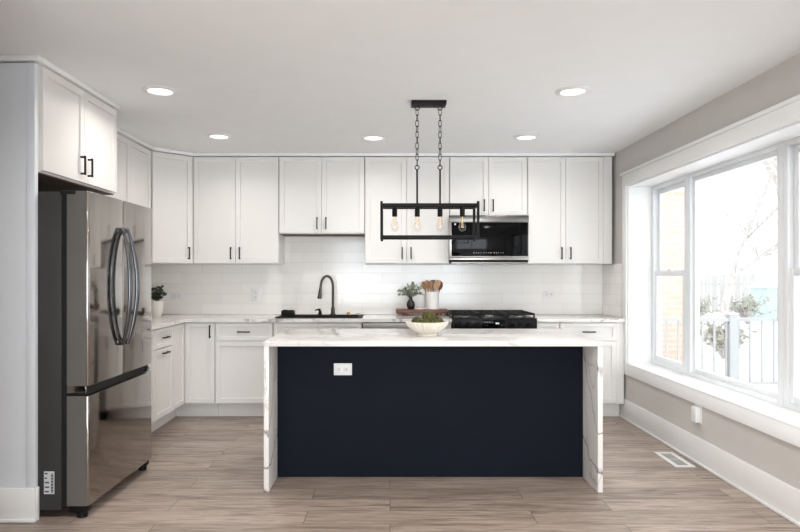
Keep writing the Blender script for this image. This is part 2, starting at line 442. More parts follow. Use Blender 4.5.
# tiled backsplash (part of the walls)
struct('trim_7', bx(XL + .008, XR - .008, YB - .008, YB, .9055, 1.86), 'tile_x')
struct('trim_8', bx(XR - .008, XR, 5.765, YB - .008, .9055, 1.404), 'tile_y')
struct('trim_9', bx(XL, XL + .008, 4.27, YB - .008, .9055, 1.404), 'tile_y')

# ------------------------------------------------------------------ cabinets
HL = .115
def pull(bm_parent, x, z, vertical, yfront, Mx=None, ln=HL):
    b = nb(); h = ln / 2; w = .0055; y0, y1 = yfront - .032, yfront - .022
    if vertical:
        box(b, x - w, x + w, y0, y1, z - h, z + h, .0015)
        for s in (-1, 1): box(b, x - w * .9, x + w * .9, y1, yfront, z + s * (h - .008) - .0055, z + s * (h - .008) + .0055)
    else:
        box(b, x - h, x + h, y0, y1, z - w, z + w, .0015)
        for s in (-1, 1): box(b, x + s * (h - .008) - .0055, x + s * (h - .008) + .0055, y1, yfront, z - w * .9, z + w * .9)
    if Mx is not None: xform(b, Mx)
    return obj('handle', b, 'handle', bm_parent)
def shaker(x0, x1, z0, z1, y=-.02, th=.019, st=.062, dp=.011):
    b = nb()
    box(b, x0, x1, y, y + th, z0, z1)
    bmesh.ops.recalc_face_normals(b, faces=b.faces); b.normal_update(); b.faces.ensure_lookup_table()
    f = min(b.faces, key=lambda q: q.calc_center_median().y)
    bmesh.ops.inset_region(b, faces=[f], thickness=st, depth=0)
    bmesh.ops.inset_region(b, faces=[f], thickness=.003, depth=-dp)
    es = [e for e in b.edges if all(abs(v.co.y - y) < 1e-6 for v in e.verts) and
          (all(abs(v.co.x - x0) < 1e-6 for v in e.verts) or all(abs(v.co.x - x1) < 1e-6 for v in e.verts) or
           all(abs(v.co.z - z0) < 1e-6 for v in e.verts) or all(abs(v.co.z - z1) < 1e-6 for v in e.verts))]
    bmesh.ops.bevel(b, geom=es, offset=.0015, segments=1, affect='EDGES')
    return b
G = .0015
def door(par, x0, x1, z0, z1, hx=None, hz=None, vertical=True, name='door', Mx=None, st=.062):
    b = shaker(x0 + G, x1 - G, z0 + G, z1 - G, st=st)
    if Mx is not None: xform(b, Mx)
    o = obj(name, b, 'cab', par)
    if hx is not None: pull(o, hx, hz, vertical, -.02, Mx)
    return o
ZU = 2.42
def upper(label, x0, x1, z0, split, depth=.33, loc=None, rz=0, filler=0, front=5.97):
    """wall cabinet; local x runs to the right seen from its front, local y into its depth"""
    if loc is None: loc = (x0, front, z0)
    w = x1 - x0; s = split - x0; h = ZU - z0
    t = thing('wall_cabinet', label, 'cabinet', loc, rz, 'white shaker wall cabinets')
    obj('carcass', bx(0.0008, w - .0008, 0, depth, 0, h - .001, bev=.001), 'cab', t)
    ztop, zbot = h - .006, .006
    door(t, .003, s, zbot, ztop, s - .042, zbot + .036 + HL / 2)
    door(t, s, w - .003 - filler, zbot, ztop, s + .042, zbot + .036 + HL / 2)
    if filler: obj('filler_strip', bx(w - filler, w, -.012, 0, 0, h - .001, bev=.001), 'cab', t)
    return t
D = YB - .0085 - 5.97 if False else .328
upper('tall white two-door wall cabinet left of the sink', -1.858, -1.052, 1.405, -1.459, D)
u = upper('short white two-door wall cabinet above the sink', -1.050, -.240, 1.688, -.645, D)
obj('bottom_edge', bx(.004, .806, .004, .32, -.004, -.0005), 'underside', u, label='brown wood underside, also standing in for shade')
upper('tall white two-door wall cabinet behind the pendant light', -.238, .562, 1.405, .156, D)
upper('short white two-door wall cabinet above the microwave', .564, 1.298, 1.856, .93, D)
upper('tall white two-door wall cabinet at the window end', 1.300, 2.100, 1.405, 1.66, D, filler=.08)
# left run, faces +X  (local x -> +Y, local y -> -X)
upper('white two-door wall cabinet on the left wall behind the refrigerator', 4.735, 5.655, 1.405, 5.195, .325, loc=(-2.165, 4.735, 1.405), rz=PI / 2)
# diagonal corner wall cabinet
fl = .285 * math.sqrt(2)
t = thing('corner_wall_cabinet', 'white single-door wall cabinet set diagonally in the corner', 'cabinet', (-2.159, 5.679, 1.405), PI / 4)
R4 = Matrix.Rotation(-PI / 4, 4, 'Z') @ Matrix.Translation((2.159, -5.679, 0))
b = prism(nb(), [(-2.159, 5.679), (-1.874, 5.964), (-1.862, 5.97), (-1.862, 6.298), (XL + .002, 6.298), (XL + .002, 5.658), (-2.165, 5.658)], 0, ZU - 1.405 - .001)
obj('carcass', xform(b, R4), 'cab', t)
door(t, .008, fl - .008, .006, ZU - 1.405 - .006, fl - .05, .042 + HL / 2)
# cabinet over the refrigerator
t = thing('bridge_cabinet', 'white two-door cabinet mounted above the refrigerator', 'cabinet', (-1.872, 3.3425, 1.845), PI / 2)
obj('carcass', bx(0, .935, 0, .62, 0, ZU - 1.845 - .001, bev=.001), 'cab', t)
obj('bottom_edge', bx(.004, .931, .004, .61, -.006, -.0005), 'underside', t, label='brown wood underside, also standing in for shade')  # brown wood board, added to darken the shaded gap above the refrigerator
hh = ZU - 1.845 - .006; w = .935
door(t, .022, w / 2 + .008, .008, hh, w / 2 + .008 - .045, .05 + HL / 2); door(t, w / 2 + .008, w - .004, .008, hh, w / 2 + .008 + .045, .05 + HL / 2)

# base cabinets
BT, TK = .873, .135
def base(label, x0, x1, units, loc=None, rz=0, depth=.585, front=5.70, filler=0, name='base_cabinet', hollow=False):
    if loc is None: loc = (x0, front, 0)
    w = x1 - x0
    t = thing(name, label, 'cabinet', loc, rz, 'white shaker base cabinets')
    if hollow:
        b = nb(); box(b, .0008, .019, 0, depth, TK, BT); box(b, w - .019, w - .0008, 0, depth, TK, BT); box(b, .019, w - .019, 0, depth, TK, TK + .018)
        box(b, .019, w - .019, depth - .01, depth, TK + .018, BT); box(b, .019, w - .019, 0, .018, BT - .04, BT); box(b, .019, w - .019, 0, .018, .68, .72)
        obj('carcass', b, 'cab', t)
    else: obj('carcass', bx(.0008, w - .0008, 0, depth, TK, BT, bev=.001), 'cab', t)
    obj('toe_kick', bx(.0008, w - .0008, .095, .11, 0, TK), 'cab', t)
    if filler: obj('filler_strip', bx(w - filler, w, -.012, 0, TK, BT, bev=.001), 'cab', t)
    for kind, a, c, z0, z1, hx, hz, vert in units:
        door(t, a - x0, c - x0, z0, z1, None if hx is None else hx - x0, hz, vert, kind, st=.045 if kind in ('drawer', 'false_front') else .06)
    return t
DZ = (.705, .866); OZ = (.142, .702)
base('white base cabinet with one drawer over one door at the left end of the island', -1.578, -1.056,
     [('drawer', -1.575, -1.06, *DZ, -1.317, .787, False), ('door', -1.575, -1.06, *OZ, -1.11, .62, True)])
base('white two-door sink base cabinet under the black sink', -1.054, -.254,
     [('false_front', -1.05, -.655, *DZ, None, 0, False), ('false_front', -.655, -.258, *DZ, None, 0, False),
      ('door', -1.05, -.655, *OZ, -.7, .62, True), ('door', -.655, -.258, *OZ, -.61, .62, True)], hollow=True)
base('narrow white base cabinet between the dishwasher and the range', .362, .556,
     [('door', .365, .553, .142, .866, .40, .78, True)])
base('narrow white base cabinet with a drawer just right of the range', 1.316, 1.528,
     [('drawer', 1.319, 1.525, *DZ, 1.422, .787, False), ('door', 1.319, 1.525, *OZ, 1.36, .62, True)])
base('white base cabinet with a wide drawer next to the window wall', 1.530, 2.112,
     [('drawer', 1.533, 2.045, *DZ, 1.79, .787, False), ('door', 1.533, 2.045, *OZ, 1.58, .62, True)], filler=.065)
# left run
base('narrow white pull-out base cabinet on the left run past the refrigerator', 4.965, 5.385,
     [('drawer', 4.968, 5.382, *DZ, 5.175, .787, False), ('door', 4.968, 5.382, *OZ, 5.175, .662, False)], loc=(-1.87, 4.965, 0), rz=PI / 2, depth=.61)
base('white base cabinet on the left run hidden beside the refrigerator', 4.30, 4.963,
     [('drawer', 4.303, 4.96, *DZ, 4.63, .787, False), ('door', 4.303, 4.96, *OZ, 4.63, .662, False)], loc=(-1.87, 4.30, 0), rz=PI / 2, depth=.61)
# corner base cabinet with two doors meeting in the inside corner
co = (-1.87, 5.70, 0)
t = thing('corner_base_cabinet', 'white corner base cabinet with a folding pair of tall doors', 'cabinet', co)
P = [(-1.87, 5.387), (-1.87, 5.70), (-1.58, 5.70), (-1.58, 6.285), (-2.48, 6.285), (-2.48, 5.387)]
obj('carcass', prism(nb(), [(x - co[0], y - co[1]) for x, y in P], TK, BT), 'cab', t)
Q = [(-1.965, 5.387), (-1.965, 5.795), (-1.58, 5.795), (-1.58, 5.81), (-1.98, 5.81), (-1.98, 5.387)]
obj('toe_kick', prism(nb(), [(x - co[0], y - co[1]) for x, y in Q], 0, TK), 'cab', t)
door(t, .022, .288, .142, .866, .25, .79, st=.055)
door(t, 5.388 - 5.70, -.022, .142, .866, None, None, Mx=Matrix.Rotation(PI / 2, 4, 'Z'), st=.055)

# countertops
SX0, SX1, SY0, SY1 = -1.03, -.275, 5.775, 6.07        # sink cut-out
b = nb(); z0, z1 = .875, .905
box(b, XL + .009, -1.83, 4.27, 5.66, z0, z1); box(b, XL + .009, SX0, 5.66, 6.291, z0, z1)
box(b, SX1, .557, 5.66, 6.291, z0, z1); box(b, SX0, SX1, 5.66, SY0, z0, z1); box(b, SX0, SX1, SY1, 6.291, z0, z1)
tag(obj('countertop', b, 'quartz'), 'long L-shaped white quartz countertop around the sink and left corner', 'countertop')
tag(obj('countertop', bx(1.315, XR - .009, 5.66, 6.291, z0, z1, bev=.002), 'quartz'), 'short white quartz countertop between the range and the window wall', 'countertop')

# ------------------------------------------------------------------ dishwasher
t = thing('dishwasher', 'stainless dishwasher under the counter behind the island', 'dishwasher', (.055, 5.70, 0))
obj('body', bx(-.303, .303, .005, .57, .09, .868), 'plastic', t)
dd = obj('door', bx(-.301, .301, -.022, .004, .125, .80, bev=.003), 'washer', t)
obj('control_strip', bx(-.301, .301, -.022, .004, .803, .868, bev=.003), 'washer', t)
b = cyl(nb(), (-.26, -.06, .74), (.26, -.06, .74), .011)
for s in (-.24, .24): cyl(b, (s, -.06, .74), (s, -.02, .74), .008)
obj('handle', b, 'steel', dd)
obj('toe_kick', bx(-.301, .301, .06, .08, 0, .12), 'plastic', t)

# ------------------------------------------------------------------ range
ro = (.9355, 5.66, 0)
t = thing('gas_range', 'black slide-in gas range with iron grates below the microwave', 'range', ro)
hw = .374
obj('body', bx(-hw, hw, .012, .62, .04, .894, bev=.003), 'enamel', t)
obj('cooktop', bx(-hw - .003, hw + .003, -.005, .622, .8945, .913, bev=.003), 'enamel', t)
b = nb(); prism(b, [(-.055, .80), (.01, .80), (.01, .894), (-.04, .915), (-.052, .912)], -hw, hw, .002)
xform(b, Matrix(((0, 0, 1, 0), (1, 0, 0, 0), (0, 1, 0, 0), (0, 0, 0, 1))))
cp = obj('control_panel', b, 'enamel', t)
obj('display', bx(-.11, .10, -.0575, -.053, .825, .898, bev=.001), 'blackglass', cp)
for x in (.005, .015, .027): obj('display_digit', bx(x, x + .007, -.0585, -.0574, .862, .876), 'display', cp)
for x, z in ((-.095, .88), (-.075, .88), (-.055, .88), (-.095, .85), (-.075, .85), (.055, .85), (.075, .85)): obj('button_mark', bx(x, x + .006, -.0585, -.0574, z, z + .003), 'print', cp)
for x in (-.315, -.235, -.155, .165, .24, .315):
    b = nb()
    prof = [(0, .0), (.026, .0), (.026, .008), (.021, .012), (.019, .034), (.016, .037), (0, .037)]
    lathe(b, prof, seg=20); box(b, -.004, .004, -.019, .019, .03, .042, .001)
    xform(b, Matrix.Translation((x, -.053, .858)) @ Matrix.Rotation(PI / 2, 4, 'X'))
    k = obj('knob', b, 'plastic', cp)
    obj('knob_ring', xform(lathe(nb(), [(.0262, .0015), (.029, .0015), (.029, .006), (.0262, .006)], seg=20), Matrix.Translation((x, -.053, .858)) @ Matrix.Rotation(PI / 2, 4, 'X')), 'handle', k)
od = obj('oven_door', bx(-hw + .003, hw - .003, -.04, .011, .235, .785, bev=.004), 'enamel', t)
obj('oven_window', bx(-.25, .25, -.0415, -.0402, .36, .63), 'blackglass', od)
b = cyl(nb(), (-.32, -.09, .735), (.32, -.09, .735), .013)
for s in (-.29, .29): cyl(b, (s, -.09, .735), (s, -.04, .735), .009)
obj('handle', b, 'darksteel', od)
obj('storage_drawer', bx(-hw + .003, hw - .003, -.035, .011, .06, .228, bev=.004), 'enamel', t)
for x in (-.33, .33):
    for y in (.06, .56): obj('foot', cyl(nb(), (x, y, 0), (x, y, .041), .02), 'plastic', t)
for gi, gx in enumerate((-.249, 0, .249)):
    b = nb(); hg = .118; g0, g1 = .03, .595
    for x in (gx - hg, gx + hg): box(b, x - .007, x + .007, g0, g1, .936, .954, .003)
    for y in (g0 + .007, (g0 + g1) / 2, g1 - .007): box(b, gx - hg, gx + hg, y - .007, y + .007, .936, .954, .003)
    for y in (.17, .455):
        for k in range(8):
            a = 2 * PI * k / 8 + PI / 8
            p0 = Vector((gx + .034 * math.cos(a), y + .034 * math.sin(a), .949)); p1 = Vector((gx + .105 * math.cos(a), y + .12 * math.sin(a), .949))
            tube(b, [p0, p1], .006, 6)
    for x in (gx - hg, gx + hg):
        for y in (g0 + .01, g1 - .01): box(b, x - .007, x + .007, y - .007, y + .007, .9135, .938)
    obj('grate', b, 'iron', t)
for gx, y, r in ((-.249, .17, .045), (-.249, .455, .036), (0, .31, .05), (.249, .17, .04), (.249, .455, .045)):
    bu = obj('burner', lathe(nb(), [(0, .9132), (r * 1.15, .9132), (r * 1.1, .922), (r * .95, .925), (0, .925)], gx, y, 24), 'steel', t, label='silver burner base')
    obj('burner_cap', lathe(nb(), [(0, .9252), (r * .85, .9252), (r * .85, .931), (r * .75, .933), (0, .933)], gx, y, 24), 'iron', bu)

# ------------------------------------------------------------------ microwave
mo = (.9215, 5.88, 1.408)
t = thing('microwave', 'stainless and black over-the-range microwave under the short wall cabinet', 'microwave', mo)
hw = .3705
obj('body', bx(-hw + .004, hw - .004, .012, .40, .012, .446), 'plastic', t)
obj('top_band', bx(-hw, hw, -.018, .011, .382, .446, bev=.003), 'darksteel', t)
dr = obj('door', bx(-hw, hw, -.02, .011, .052, .380, bev=.003), 'steel', t)
obj('door_glass', bx(-hw + .022, hw - .008, -.0225, -.0203, .066, .379, bev=.0008), 'blackglass', dr)
obj('door_side_seam', bx(hw - .088, hw - .085, -.0232, -.0226, .066, .379), 'plastic', dr)
x = -.145
for i in range(13):
    wd = random.choice((.004, .006, .003)); h = random.choice((.008, .012, .006))
    if i in (4, 8): x += .008
    obj('touch_icon', bx(x, x + wd, -.0232, -.0226, .098 - h / 2, .098 + h / 2), 'print', dr); x += wd + .017
obj('lower_band', bx(-hw, hw, -.02, .011, .032, .050, bev=.002), 'steel', t)
obj('vent_base', bx(-hw + .02, hw - .004, .0, .395, .0, .0118), 'darksteel', t)
obj('lower_grip', bx(-.13, .09, -.016, .0, .018, .031, bev=.003), 'plastic', t)
obj('badge', lathe(nb(), [(0, 0), (.009, 0), (.009, .001), (0, .001)], seg=16), 'print', t).matrix_local = Matrix.Translation((-hw + .055, -.0226, .365)) @ Matrix.Rotation(PI / 2, 4, 'X')

# ------------------------------------------------------------------ sink and faucet
so = (-.6525, 5.92, .905)
t = thing('sink', 'black drop-in workstation sink in the back countertop', 'sink', so)
x0, x1, y0, y1 = -.40, .395, -.165, .255
ix0, ix1, iy0, iy1 = -.365, .36, -.128, .125
b = nb()
box(b, x0, x1, y0, iy0, .0005, .009, .002); box(b, x0, x1, iy1, y1, .0005, .009, .002)
box(b, x0, ix0, iy0, iy1, .0005, .009, .002); box(b, ix1, x1, iy0, iy1, .0005, .009, .002)
obj('rim', b, 'sinkblack', t)
b = nb(); zt, zb = .001, -.2
box(b, ix0, ix0 + .008, iy0, iy1, zb, zt); box(b, ix1 - .008, ix1, iy0, iy1, zb, zt)
box(b, ix0, ix1, iy0, iy0 + .008, zb, zt); box(b, ix0, ix1, iy1 - .008, iy1, zb, zt); box(b, ix0, ix1, iy0, iy1, zb - .008, zb)
obj('basin', b, 'sinkblack', t)
obj('drain', lathe(nb(), [(0, -.199), (.045, -.199), (.045, -.196), (0, -.194)], 0, 0, 24), 'steel', t)
obj('drain_knob', lathe(nb(), [(0, .0095), (.018, .0095), (.018, .03), (.015, .034), (0, .034)], .25, .2, 20), 'gold', t, label='brass coloured knob on the rim')
obj('overflow_knob', lathe(nb(), [(0, .0095), (.019, .0095), (.019, .022), (.016, .026), (0, .026)], .338, .2, 20), 'nickel', t, label='silver knob on the rim')
# faucet
fo = (-.555, 6.125, .9142)
t = thing('faucet', 'dark gooseneck pull-down faucet standing behind the sink', 'faucet', fo)
obj('base', lathe(nb(), [(0, 0), (.027, 0), (.027, .008), (.02, .014), (.018, .07), (0, .07)], seg=24), 'bronze', t)
pts = [(0, 0, .06), (0, 0, .16), (0, 0, .27)]
for k in range(1, 15):
    a = PI * k / 15; pts.append((-.058 + .058 * math.cos(a), -.012 * k / 15, .27 + .105 * math.sin(a) ** .95))
pts += [(-.121, -.016, .245)]
obj('neck', tube(nb(), pts, .0125, 16), 'bronze', t)
b = tube(nb(), [(-.120, -.016, .250), (-.123, -.016, .215), (-.127, -.016, .17), (-.128, -.016, .155)], [.0145, .017, .022, .021], 18)
obj('spray_head', b, 'bronze', t)
b = tube(nb(), [(.0, -.016, .05), (.0, -.032, .05)], .009, 14); tube(b, [(.0, -.03, .05), (.0, -.05, .062), (.0, -.07, .08)], [.007, .006, .005], 10)
obj('lever', b, 'bronze', t)
# soap dispenser
t = thing('soap_dispenser', 'small black soap pump on the sink rim left of the faucet', 'dispenser', (-.68, 6.125, .9142))
obj('collar', lathe(nb(), [(0, 0), (.021, 0), (.021, .012), (.015, .016), (.014, .04), (0, .04)], seg=20), 'plastic', t)
obj('pump_head', tube(nb(), [(.004, 0, .046), (-.01, -.002, .05), (-.04, -.008, .047), (-.048, -.01, .036)], [.013, .010, .006, .005], 12), 'plastic', t)
# caddy
t = thing('sponge_caddy', 'small black caddy on the left end of the sink', 'caddy', (-.985, 6.09, .9142))
b = nb(); box(b, -.062, .062, -.035, .035, 0, .006, .002)
box(b, -.062, .062, -.035, -.031, .006, .042, .001); box(b, -.062, .062, .031, .035, .006, .042, .001)
box(b, -.062, -.058, -.031, .031, .006, .042, .001); box(b, .058, .062, -.031, .031, .006, .042, .001)
obj('tray', b, 'plastic', t)
b = nb(); box(b, -.052, -.004, -.022, .022, .0065, .05, .006); box(b, .004, .052, -.022, .022, .0065, .047, .006)
obj('sponge', b, 'gasket', t)

# ------------------------------------------------------------------ island
io = (.258, 4.21, 0)
t = thing('kitchen_island', 'navy kitchen island with a white veined waterfall countertop', 'island', io)
IX0, IX1, IY0, IY1, IZ = -.7526, 1.2686, 3.754, 4.67, .90
def LI(*a): return L(io, *a)
obj('countertop', bx(*LI(IX0, IX1, IY0, IY1, IZ - .03, IZ), bev=.0015), 'quartz', t)
obj('waterfall_panel', bx(*LI(IX0, IX0 + .03, IY0, IY1, 0, IZ - .0302), bev=.001), 'quartz_bold', t)
obj('waterfall_panel', bx(*LI(IX1 - .03, IX1, IY0, IY1, 0, IZ - .0302), bev=.001), 'quartz_bold', t)
fp = obj('front_panel', bx(*LI(IX0 + .0305, IX1 - .0305, 4.043, 4.06, .0, IZ - .0305)), 'navy', t)
obj('cabinet_body', bx(*LI(IX0 + .031, IX1 - .031, 4.0602, 4.62, .1, IZ - .0305)), 'navy', t)
obj('toe_kick', bx(*LI(IX0 + .031, IX1 - .031, 4.0602, 4.55, 0, .1)), 'navy', t)
xs = [IX0 + .033 + i * (IX1 - IX0 - .066) / 4 for i in range(5)]
for i in range(4):
    b = shaker(-xs[i + 1] + G, -xs[i] - G, .115, .862); xform(b, Matrix.Rotation(PI, 4, 'Z')); bmesh.ops.translate(b, verts=b.verts, vec=(0, 4.62, 0))
    bmesh.ops.translate(b, verts=b.verts, vec=(-io[0], -io[1], 0))
    d = obj('door', b, 'navy', t)
    hx = (xs[i + 1] - .045) if i % 2 == 0 else (xs[i] + .045)
    hb = nb(); box(hb, *LI(hx - .005, hx + .005, 4.662, 4.669, .70, .82), bev=.001)
    for z in (.71, .81): box(hb, *LI(hx - .004, hx + .004, 4.64, 4.662, z - .005, z + .005))
    obj('handle', hb, 'handle', d)

def outlet_bm(w, h, n, horizontal=True):
    """returns plate mesh and dark slot mesh, facing -Y, centred at origin"""
    p = nb(); box(p, -w / 2, w / 2, -.006, 0, -h / 2, h / 2, .002)
    f = nb(); s = nb()
    for i in range(n):
        off = (i - (n - 1) / 2) * (.046 if horizontal else .046)
        cx, cz = (off, 0) if horizontal else (0, off)
        box(f, cx - .017, cx + .017, -.0078, -.006, cz - .017, cz + .017, .0008)
        if horizontal:
            for dz in (-.007, .007): box(s, cx - .003, cx + .006, -.0084, -.0079, cz + dz - .0015, cz + dz + .0015)
            box(s, cx - .011, cx - .007, -.0084, -.0079, cz - .002, cz + .002)
        else:
            for dx in (-.007, .007): box(s, cx + dx - .0015, cx + dx + .0015, -.0084, -.0079, cz - .003, cz + .006)
            box(s, cx - .002, cx + .002, -.0084, -.0079, cz - .011, cz - .007)
    return p, f, s
p, f, s = outlet_bm(.116, .076, 2)
off = Matrix.Translation((-.302 - io[0], 4.0428 - io[1], .692))
oo = obj('outlet_plate', xform(p, off), 'whiteplastic', t, label='white horizontal double outlet on the navy panel')
obj('receptacles', xform(f, off), 'whiteplastic', oo); obj('outlet_slots', xform(s, off), 'slot', oo)

def wall_outlet(label, x, z, w, h, horizontal=True, y=YB - .0083):
    t = thing('wall_outlet', label, 'outlet', (x, y, z))
    p, f, q = outlet_bm(w, h, 0, horizontal)
    f.free(); q.free(); obj('plate', p, 'whiteplastic', t)
    for sg in (-1, 1):
        p, f, q = outlet_bm(w, h, 1, horizontal); p.free()
        mv = Matrix.Translation((.023 * sg, 0, 0) if horizontal else (0, 0, .023 * sg))
        rc = obj('receptacle', xform(f, mv), 'whiteplastic', t)
        obj('slots', xform(q, mv), 'slot', rc)
wall_outlet('white horizontal outlet on the tile beside the potted plant', -2.125, 1.09, .13, .072)
wall_outlet('white upright outlet plate on the tile left of the sink', -1.335, 1.10, .105, .125, False)
wall_outlet('white horizontal outlet on the tile right of the range', 1.585, 1.108, .112, .070)
# outlet cover on the right wall
t = thing('outlet_box', 'white box-shaped outlet cover on the wall below the window', 'outlet', (XR, 4.345, .337))
obj('plate', bx(-.006, 0, -.042, .042, -.062, .062, bev=.002), 'whiteplastic', t)
obj('cover', bx(-.04, -.0062, -.036, .036, -.052, .052, bev=.006), 'whiteplastic', t)
# floor vent
vo = (1.9925, 4.4225, 0)
t = thing('floor_vent', 'white metal floor register on the wood floor near the window wall', 'vent', vo)
b = nb(); a, c = .068, .178; q, r = .036, .145
box(b, -a, -q, -c, c, .0005, .006, .0015); box(b, q, a, -c, c, .0005, .006, .0015); box(b, -q, q, -c, -r, .0005, .006, .0015); box(b, -q, q, r, c, .0005, .006, .0015)
box(b, -q, q, -.004, .004, .0008, .0055)
obj('frame', b, 'whiteplastic', t)
b = nb()
for i in range(26):
    y = -r + .0075 + i * (2 * r - .01) / 26
    box(b, -q, q, y - .0022, y + .0022, .0012, .005)
obj('louvers', b, 'louver', t)
obj('damper', bx(-q, q, -r, r, .0003, .001), 'darksteel', t)

# ------------------------------------------------------------------ refrigerator
fo = (-2.02, 3.7775, 0)
t = thing('refrigerator', 'dark stainless French-door refrigerator with a bottom freezer', 'refrigerator', fo)
FY0, FY1, FXF = 3.345, 4.235, -1.60
def LF(*a): return L(fo, *a)
obj('body', bx(*LF(-2.44, -1.748, FY0 + .002, FY1 - .002, .045, 1.738), bev=.004), 'fside', t)
obj('gasket', bx(*LF(-1.7475, -1.716, FY0 + .012, FY1 - .012, .06, 1.725)), 'gasket', t)
YM = 3.78
def fdoor(y0, y1, z0, z1, name):
    b = nb(); x0, x1 = -1.7155, FXF
    # side-to-side profile with rounded front corners
    R = .012; poly = [(x0, y0), (x0, y1)]
    for k in range(6):
        a = PI / 2 - PI / 2 * k / 5; poly.append((x1 - R + R * math.cos(a), y1 - R + R * math.sin(a)))
    for k in range(6):
        a = -PI / 2 * k / 5; poly.append((x1 - R + R * math.cos(a), y0 + R + R * math.sin(a)))
    prism(b, [(x - fo[0], y - fo[1]) for x, y in poly][::-1], z0, z1)
    es = [e for e in b.edges if abs(e.verts[0].co.z - e.verts[1].co.z) < 1e-6]
    bmesh.ops.bevel(b, geom=es, offset=.004, segments=2, profile=.5, affect='EDGES')
    return obj(name, b, 'fridge', t, sharp=50)
d1 = fdoor(FY0, YM - .0015, .705, 1.742, 'door'); d2 = fdoor(YM + .0015, FY1, .705, 1.742, 'door')
def fhandle(par, y, sgn):
    pts = []; rad = []
    n = 22
    for i in range(n + 1):
        u = i / n; z = .888 + .68 * u; s = math.sin(PI * u)
        pts.append((FXF + .012 + .052 * s ** .8 - fo[0], y + sgn * .016 * s - fo[1], z))
    b = nb(); rings = []
    for i, p in enumerate(pts):      # flat, slightly tapered bow
        u = i / n; w = .013 + .006 * math.sin(PI * u); d = .009 + .004 * math.sin(PI * u)
        q0 = Vector(pts[max(0, i - 1)]); q1 = Vector(pts[min(n, i + 1)]); tg = (q1 - q0).normalized()
        nx = Vector((tg.z, 0, -tg.x)).normalized()
        rings.append([b.verts.new(Vector(p) + nx * d * math.cos(a) + Vector((0, 1, 0)) * w * math.sin(a)) for a in [2 * PI * k / 14 for k in range(14)]])
    for A, B in zip(rings, rings[1:]):
        for k in range(14): b.faces.new((A[k], A[(k + 1) % 14], B[(k + 1) % 14], B[k]))
    b.faces.new(rings[0]); b.faces.new(rings[-1][::-1])
    for z in (.893, 1.563): box(b, FXF - fo[0] + .0005, FXF + .02 - fo[0], y - .011 - fo[1], y + .011 - fo[1], z - .014, z + .014, .003)
    obj('handle', b, 'steelhandle', par, label='curved polished bow handle')
M['steelhandle'] = mat('grey_handle_metal', rgb(98, 100, 104), .22, metal=1)
fhandle(d1, YM - .036, -1); fhandle(d2, YM + .036, 1)
for dp, ya, yb in ((d1, FY0, FY0 + .014), (d2, FY1 - .014, FY1)):
    obj('door_end_cap', bx(*LF(-1.7155, FXF - .016, ya, yb, .668, .7048), bev=.002), 'fridge', dp)
fz = fdoor(FY0, FY1, .068, .652, 'freezer_drawer')
for dp, za, zb_ in ((d1, .7055, 1.7415), (fz, .0685, .6515)):
    obj('door_side', bx(*LF(-1.7150, FXF - .013, FY0 - .0016, FY0 - .0001, za, zb_)), 'doorside', dp, label='satin grey door edge')
obj('hinge_bracket', bx(*LF(-1.752, -1.668, FY0 - .003, FY0 + .05, 1.724, 1.7445), bev=.002), 'gasket', t)
obj('freezer_grip', bx(*LF(-1.7155, FXF - .03, FY0 + .0145, FY1 - .0145, .6525, .7045)), 'gasket', t)
obj('grip_catch', bx(*LF(FXF - .03, FXF - .012, FY1 - .05, FY1 - .01, .657, .672), bev=.003), 'steelhandle', t)
obj('hinge_cover', bx(*LF(-1.76, -1.70, FY1 - .05, FY1 - .004, 1.7425, 1.757), bev=.004), 'plastic', t)
obj('kick_grille', bx(*LF(-1.73, -1.69, FY0 + .06, FY1 - .06, .012, .06)), 'plastic', t)
for x in (-1.66, -2.38):
    for y in (FY0 + .035, FY1 - .035):
        b = nb(); box(b, *LF(x - .05, x + .045, y - .028, y + .028, .03, .066), bev=.004); cyl(b, (x + .01 - fo[0], y - fo[1], 0), (x + .01 - fo[0], y - fo[1], .035), .026)
        obj('foot', b, 'plastic', t)
lb = obj('rating_label', bx(*LF(-1.838, -1.783, FY0 + .0008, FY0 + .0018, .132, .252)), 'print', t, label='white printed sticker low on the side')
b = nb()
for i, z in enumerate([.24, .216, .192, .168, .144]):
    box(b, *LF(-1.834, -1.834 + (.016, .012, .024, .024, .022)[i], FY0 + .0002, FY0 + .0007, z - .003, z + .004))
for i in range(20):
    z = .138 + i * .0052
    box(b, *LF(-1.800, -1.788, FY0 + .0002, FY0 + .0007, z, z + .0026 + .001 * (i % 3)))
obj('label_print', b, 'ink', lb)

